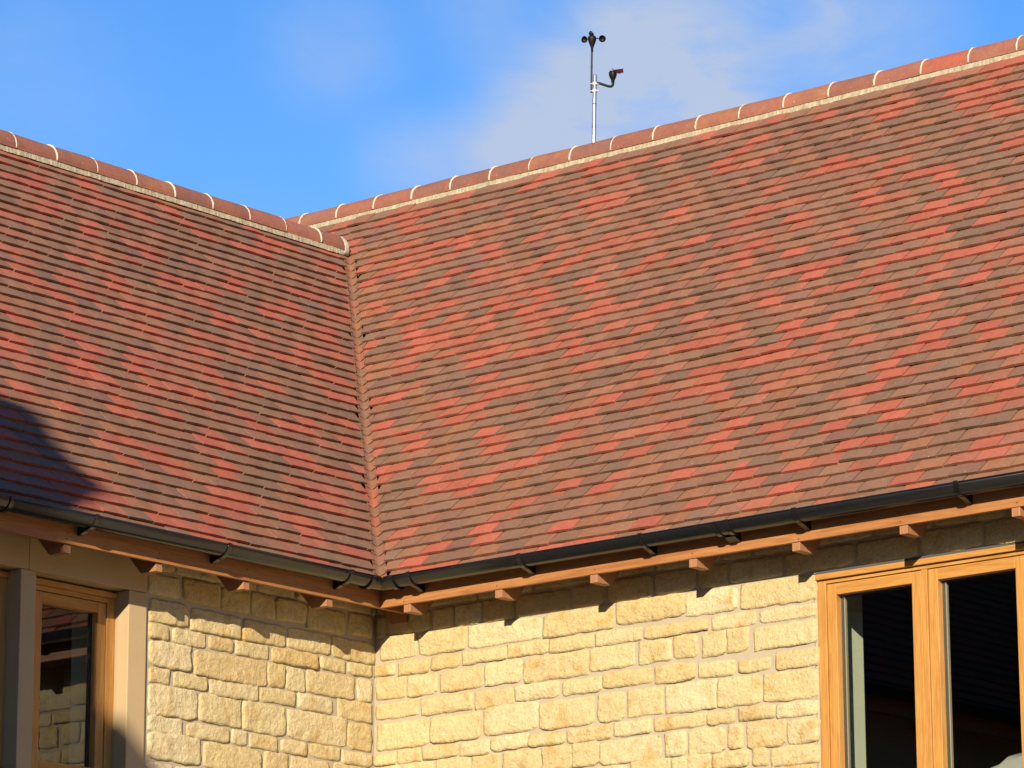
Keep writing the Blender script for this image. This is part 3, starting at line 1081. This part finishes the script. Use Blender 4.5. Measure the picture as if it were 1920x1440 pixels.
def casement(x0, x1):
    zt, zb = -0.1425, ZB + 0.053
    y0, y1 = FY + 0.004, 0.402
    st, rl = 0.052, 0.054
    joined([((x0, y0, zb), (x0 + st, y1, zt), 0), ((x1 - st, y0, zb), (x1, y1, zt), 0),
            ((x0 + st + 0.0004, y0 + 0.0004, zt - rl), (x1 - st - 0.0004, y1, zt), 1), ((x0 + st + 0.0004, y0 + 0.0004, zb), (x1 - st - 0.0004, y1, zb + 0.08), 1)], 'sash', [OZ, OX], win)
    a, b = x0 + st, x1 - st
    mb = MB()
    mb.box((a + 0.0005, 0.378, zb + 0.08), (b - 0.0005, 0.3784, zt - rl))
    bpart(mb, 'pane', M['glass'], win)
    gs = 0.016
    joined([((a, 0.3805, zb + 0.08), (a + gs, 0.398, zt - rl), 0), ((b - gs, 0.3805, zb + 0.08), (b, 0.398, zt - rl), 0), ((a + gs, 0.3805, zt - rl - 0.008), (b - gs, 0.398, zt - rl), 0),
            ((a + gs, 0.3815, zb + 0.08), (a + gs + 0.006, 0.396, zt - rl - 0.008), 1), ((b - gs - 0.006, 0.3815, zb + 0.08), (b - gs, 0.396, zt - rl - 0.008), 1)], 'glazing_seal', [M['seal'], M['spacer']], win, bevel=0)


casement(2.512, 3.0405)
casement(3.0795, 3.605)
casement(3.644, 4.1695)
mb = MB()                                              # mortar pointing and plastered reveals inside
mb.box((2.4465, 0.333, -1.42), (2.4605, 0.69, -0.0875), 0)
bpart(mb, 'pointing', M['mortar'], win)
mb = MB()
mb.box((2.40, 0.4105, -1.42), (2.4635, 0.70, -0.0875))
mb.box((4.2205, 0.4105, -1.42), (4.27, 0.70, -0.0875))
mb.box((2.4635, 0.4105, -0.113), (4.2205, 0.70, -0.0875))
bpart(mb, 'reveal', M['plaster'], win)
mb = MB()
mb.box((2.4635, 0.4105, -1.44), (4.2205, 0.78, -1.40))
bpart(mb, 'window_board', M['oak_x'], win)


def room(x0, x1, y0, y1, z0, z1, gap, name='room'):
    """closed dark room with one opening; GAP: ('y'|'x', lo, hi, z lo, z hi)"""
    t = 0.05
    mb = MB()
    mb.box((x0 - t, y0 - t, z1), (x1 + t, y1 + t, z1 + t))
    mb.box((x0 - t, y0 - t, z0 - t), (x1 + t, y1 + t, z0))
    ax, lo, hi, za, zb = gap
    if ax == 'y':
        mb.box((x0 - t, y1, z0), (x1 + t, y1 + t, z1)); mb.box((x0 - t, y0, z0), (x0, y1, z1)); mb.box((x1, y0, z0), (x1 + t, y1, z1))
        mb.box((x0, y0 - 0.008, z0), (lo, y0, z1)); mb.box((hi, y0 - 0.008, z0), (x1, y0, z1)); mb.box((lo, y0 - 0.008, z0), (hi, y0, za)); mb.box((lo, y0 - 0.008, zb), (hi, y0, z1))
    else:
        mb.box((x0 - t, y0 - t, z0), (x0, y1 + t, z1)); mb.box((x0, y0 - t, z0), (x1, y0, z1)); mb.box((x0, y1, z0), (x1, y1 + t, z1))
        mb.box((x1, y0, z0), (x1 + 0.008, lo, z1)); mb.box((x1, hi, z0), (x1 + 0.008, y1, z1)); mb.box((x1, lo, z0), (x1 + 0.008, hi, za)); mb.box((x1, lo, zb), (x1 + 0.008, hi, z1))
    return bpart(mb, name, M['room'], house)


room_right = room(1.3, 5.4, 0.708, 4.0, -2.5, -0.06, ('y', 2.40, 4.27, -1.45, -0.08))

# ------------------------------------------------------------------ left-hand window: oak casements in a dressed stone surround
winl = part('window', None, house)
SX = -0.307
AS = M['ashlar']


def ashlar(a, b, name):
    return frame_box(a, b, name, AS, winl, bevel=0.004)


ashlar((-0.50, -2.912, -0.076), (SX, -2.128, 0.098), 'stone_lintel')
ashlar((-0.50, -2.1265, -0.076), (SX, -1.3475, 0.098), 'stone_lintel')
ashlar((-0.50, -1.470, -1.08), (SX, -1.3475, -0.0775), 'stone_jamb')
ashlar((-0.50, -2.912, -1.08), (SX, -2.785, -0.0775), 'stone_jamb')
ashlar((-0.50, -2.176, -1.08), (SX, -2.079, -0.0775), 'stone_mullion')
ashlar((-0.50, -2.95, -1.18), (SX + 0.03, -1.31, -1.0815), 'stone_sill')
OY = M['oak_y']


def light_left(y0, y1):
    """one light: y0 < y1 between the stone faces"""
    fx = -0.397
    zt, zb = -0.0785, -1.075
    frame_box((-0.45, y0 + 0.001, -0.115), (fx + 0.014, y1 - 0.001, -0.087), 'drip_board', OY, winl)
    joined([((-0.46, y0 + 0.001, zb), (fx, y0 + 0.056, -0.1155), 0), ((-0.46, y1 - 0.056, zb), (fx, y1 - 0.001, -0.1155), 0),
            ((-0.46, y0 + 0.0565, -0.140), (fx, y1 - 0.0565, -0.1155), 1), ((-0.46, y0 + 0.0565, zb), (fx, y1 - 0.0565, zb + 0.05), 1)], 'frame', [OZ, OY], winl)
    a, b = y0 + 0.060, y1 - 0.060
    sx = fx - 0.004
    st = 0.054
    st_l = 0.070
    joined([((-0.455, a, zb + 0.053), (sx, a + st_l, -0.1435), 0), ((-0.455, b - st, zb + 0.053), (sx, b, -0.1435), 0),
            ((-0.455, a + st_l + 0.0004, -0.195), (sx - 0.0004, b - st - 0.0004, -0.1435), 1), ((-0.455, a + st_l + 0.0004, zb + 0.053), (sx - 0.0004, b - st - 0.0004, -0.945), 1)], 'sash', [OZ, OY], winl)
    mb = MB()
    mb.box((-0.4374, a + st_l + 0.0005, -0.945), (-0.437, b - st - 0.0005, -0.195))
    bpart(mb, 'pane', M['glass'], winl)
    joined([((-0.453, a + st_l, -0.945), (-0.4395, a + st_l + 0.012, -0.195), 0), ((-0.453, b - st - 0.014, -0.945), (-0.4395, b - st, -0.195), 0)], 'glazing_seal', [M['seal']], winl, bevel=0)


light_left(-2.079, -1.470)
light_left(-2.785, -2.176)
mb = MB()
mb.box((-0.70, -1.466, -1.10), (-0.505, -1.40, 0.0))
mb.box((-0.70, -2.86, -1.10), (-0.505, -2.789, 0.0))
bpart(mb, 'reveal', M['plaster'], winl)
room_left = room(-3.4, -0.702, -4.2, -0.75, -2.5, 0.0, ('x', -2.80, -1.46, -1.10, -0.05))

# ------------------------------------------------------------------ cloth heaped on the window board behind the glass
mb = MB()
rings = []
for i in range(9):
    f = i / 8
    x = 3.16 + 0.40 * f
    h = -1.035 + 0.10 * math.sin(min(1, f / 0.78) * math.pi / 2) * (1 if f < 0.8 else 1 - (f - 0.8) * 1.6) - 0.06
    ring = []
    for j in range(8):
        g_ = j / 7
        y = 0.50 + 0.22 * g_
        ring.append((x, y + 0.01 * noise.noise(Vector((f * 6, g_ * 5, 2))), h - 0.16 * abs(g_ - 0.25) + 0.018 * noise.noise(Vector((f * 7, g_ * 6, 9)))))
    ring += [(x, 0.72, -1.397), (x, 0.50, -1.397)]
    rings.append(ring)
mb.sweep(rings)
heap = tag(mb.build('cloth', M['cloth'], smooth=True), 'grey cloth heaped at the bottom right behind the dark oak-framed window glass', 'cloth')

# walls, windows and rooms stand at their measured overhang behind the fascias
WALL_SHIFT = Vector((0.0726, -0.0814, -0.0202))
for o_ in (wall_right, wall_left, win, winl, room_right, room_left, heap):
    o_.location = o_.location + WALL_SHIFT
    o_.scale = (0.9943,) * 3

# ------------------------------------------------------------------ weather station on its mast behind the ridge
PX = 1 / 299.0                                        # metres per photograph pixel at the mast
ws = tag(empty('weather_station', (-1.015, 3.05, 3.0)), 'slender weather station mast with black cup anemometer and wind vane above the ridge', 'weather station')
WORLD_INV[ws.name] = ws.matrix_world.inverted() if False else Matrix.Translation((1.015, -3.05, -3.0))
rv_ = Vector((0.76876, 0.63953, 0)); fv_ = Vector((-0.63953, 0.76876, 0)); upv = Vector((0.022 * 0.76876, 0.022 * 0.63953, 1.0))


def wp(px, py, depth=0.0):
    """mast axis passes (1113.4, 272); upright leans a touch to the right"""
    z = (272 - py) * PX / 0.971
    return Vector((-1.015, 3.05, 3.392)) + rv_ * ((px - 1113.4) * PX) + Vector((0, 0, 1)) * z + fv_ * depth + rv_ * (1.5 / 177 * (272 - py) * PX)


mb = MB()
mb.tube([wp(1112.6, 385), wp(1113.4, 272), wp(1115.9, 147), wp(1116.0, 145.6)], [0.0125, 0.0125, 0.0125, 0.010], 14)
mast = bpart(mb, 'mast', M['galv'], ws, smooth=True)
for y_ in (199.5, 241.0):
    mb = MB()
    x_ = 1113.4 + (272 - y_) * 2.5 / 127
    mb.tube([wp(x_, y_ - 0.9), wp(x_, y_ + 0.9)], 0.0135, 14)
    bpart(mb, 'mast_joint', M['lead'], mast)
for y_ in (162.5, 175.5):
    x_ = 1113.4 + (272 - y_) * 2.5 / 127
    mb = MB()
    mb.tube([wp(x_, y_ - 2.2), wp(x_, y_ + 2.2)], 0.0162, 14)
    c0 = wp(x_, y_)
    for a_, b_ in ((-7.5, 0.0), (0.0, 7.2)):
        q0, q1 = c0 + rv_ * (a_ * PX), c0 + rv_ * (b_ * PX)
        mb.tube([q0, q1], 0.006, 8)
    bpart(mb, 'pipe_clamp', M['clamp'], ws)
mb = MB()
mb.tube([wp(1109.3, 178.5), wp(1109.7, 140), wp(1110.2, 103)], [0.0058, 0.0058, 0.0056], 10)
mb.tube([wp(1109.8, 131.5), wp(1109.8, 130.0)], 0.0068, 10)
bpart(mb, 'anemometer_rod', M['black'], ws)


def lathe(axis_px, prof, name, parent):
    """prof: (py, radius px) about a vertical through axis_px"""
    mb = MB()
    mb.tube([wp(axis_px, y_) for y_, r_ in prof], [max(r_, 0.2) * PX for y_, r_ in prof], 16)
    return bpart(mb, name, M['black'], parent, smooth=True)


head = lathe(1110.6, [(104, 1.9), (97, 2.2), (92, 3.8), (86, 6.2), (81, 7.6), (77, 7.7), (75, 6.8), (74.4, 3.4), (70, 3.2), (68.5, 2.4)], 'anemometer_body', ws)


def cup(px, py, r, face, parent):
    """hemispherical cup; FACE is the direction of its open mouth"""
    mb = MB()
    c = wp(px, py)
    face = Vector(face).normalized()
    a = face.orthogonal().normalized()
    b = face.cross(a)
    rings = []
    for sgn, rr_ in ((1, r), (0, r * 0.93)):
        seq = range(7) if sgn else range(6, -1, -1)
        for i in seq:
            th = (math.pi / 2) * i / 6
            rad = max(rr_ * math.sin(th), 0.02 * r)
            d = -rr_ * math.cos(th)
            rings.append([c + face * d + (a * math.cos(q) + b * math.sin(q)) * rad for q in [2 * math.pi * k / 16 for k in range(16)]])
    mb.sweep(rings, caps=True)
    bpart(mb, 'anemometer_cup', M['black'], parent, smooth=True)
    mb = MB()
    mb.tube([wp(1110.6, 78.4), c + (wp(1110.6, 78.4) - c).normalized() * r * 0.95], 0.0028, 6)
    bpart(mb, 'cup_arm', M['black'], parent)


view_h = Vector((0.62, -0.75, -0.1))
cup(1096.2, 80.2, 6.4 * PX, view_h * 0.75 + rv_ * -0.55, ws)
cup(1129.2, 79.0, 6.6 * PX, view_h + rv_ * 0.12, ws)
c3 = wp(1110.0, 69.5, -0.05)
cup(1110.0, 69.3, 5.4 * PX, rv_ * 0.9 + Vector((0, 0, 0.55)) - view_h * 0.35, ws)
mb = MB()
mb.tube([wp(1118.5, 160.4), wp(1124, 161.6), wp(1133, 164.6), wp(1141, 167.2), wp(1145, 167.4), wp(1148, 165.0), wp(1148.6, 160.0), wp(1148.4, 158.0)], [0.0075, 0.0078, 0.0078, 0.008, 0.0085, 0.0088, 0.0092, 0.0095], 12)
bpart(mb, 'vane_arm', M['black'], ws, smooth=True)
lathe(1148.2, [(160, 3.0), (156, 3.3), (152, 5.2), (147, 7.2), (142, 7.4), (139.5, 6.2), (139.2, 2.0), (137.5, 1.6)], 'vane_body', ws)
mb = MB()
outline = [(1146.6, 137.6), (1150.0, 136.8), (1166.6, 134.6), (1167.6, 141.6), (1163.4, 142.2), (1160.6, 143.8), (1155.0, 142.4), (1152, 140.6), (1147, 139.6)]
mb.prism([wp(a_, b_, -0.003) for a_, b_ in outline], fv_ * 0.006)
bpart(mb, 'wind_vane', M['vane'], ws)
mb = MB()
mb.tube([wp(1147.4, 139.6), wp(1147.4, 138.2), wp(1147.4, 136.6)], [0.0045, 0.0058, 0.004], 8)
bpart(mb, 'vane_hub', M['clamp'], ws, smooth=True)
mb = MB()
mb.tube([wp(1147.8, 136.4), wp(1147.8, 135.2), wp(1147.8, 134.2)], [0.003, 0.0055, 0.002], 8)
bpart(mb, 'vane_counterweight', M['black'], ws, smooth=True)

# ------------------------------------------------------------------ the building across the yard whose shade falls on the left wing; unseen tall bulk added to cut sky fill
nb = tag(empty('neighbouring_building', (2.0, -14.0, GROUND)), kind='structure')
WORLD_INV[nb.name] = Matrix.Translation((-2.0, 14.0, -GROUND))
NY, ND = -11.0, -8.0


def yard(pts, dy=0.0):
    return [(x, NY + dy, z) for x, z in pts]


mb = MB()
mb.prism(yard([(-16.0, GROUND), (5.142, GROUND), (5.142, 3.85), (4.7, 4.4), (4.0, 4.45), (0.2, 8.6), (-16.0, 8.6)], -0.02), (0, ND, 0))  # high gable and long ridge raised to block sky and darken gutter reflections
bpart(mb, 'wall', M['wall_far'], nb)
mb = MB()
mb.prism(yard([(-16.3, 8.4), (-16.3, 8.95), (0.3, 8.95), (4.05, 4.58), (4.50, 4.58), (4.67, 4.632), (4.762, 4.614), (4.902, 4.42), (5.043, 4.305), (5.155, 4.274), (5.187, 4.237), (5.176, 4.088), (5.155, 3.961), (5.142, 3.84), (5.0, 3.84), (4.6, 4.3), (3.95, 4.3), (0.15, 8.4)], 0.0), (0, ND - 0.02, 0))
bpart(mb, 'roof', M['slate_far'], nb)
mb = MB()
mb.prism(yard([(5.144, GROUND), (7.1, GROUND), (7.1, 2.75), (5.144, 3.1)], -0.01), (0, ND, 0))
bpart(mb, 'lean_to_wall', M['wall_far'], nb)
mb = MB()
mb.prism(yard([(5.144, 3.285), (5.22, 3.27), (5.29, 3.213), (5.33, 3.181), (5.385, 3.165), (7.3, 2.9), (7.3, 2.75), (5.144, 3.1)], 0.0), (0, ND - 0.02, 0))
bpart(mb, 'lean_to_roof', M['slate_far'], nb)

# ------------------------------------------------------------------ unseen foliage belt added to block low sky light and darken gutter reflections
import bmesh
rt_ = random.Random(77)
mb = MB()
ico = bmesh.new()
bmesh.ops.create_icosphere(ico, subdivisions=2, radius=1.0)
iv = [v.co.copy() for v in ico.verts]
ifc = [tuple(v.index for v in f.verts) for f in ico.faces]
ico.free()
for i in range(150):
    a = 2 * math.pi * i / 150 + rt_.uniform(-0.02, 0.02)
    d = rt_.uniform(44, 58)
    hgt = rt_.uniform(15.0, 17.0)
    if abs((a - math.atan2(SUN.y, SUN.x) + math.pi) % (2 * math.pi) - math.pi) < 0.65:
        d += 8
        hgt *= 0.42          # blocker kept low towards the sun so the yard stays lit
    r_ = rt_.uniform(3.2, 4.6)
    cx, cy = 6 + d * math.cos(a), -6 + d * math.sin(a)
    off = Vector((i * 3.1, i * 1.7, 0))
    mb.add([(cx + v.x * r_ * (1 + 0.4 * noise.noise(v * 2 + off)), cy + v.y * r_ * (1 + 0.4 * noise.noise(v * 2 + off)), GROUND + hgt * 0.5 + v.z * hgt * 0.52 * (1 + 0.3 * noise.noise(v * 2.3 + off))) for v in iv], ifc)
tag(mb.build('blocker_tree_belt', M['blocker_trees']), kind='stuff')
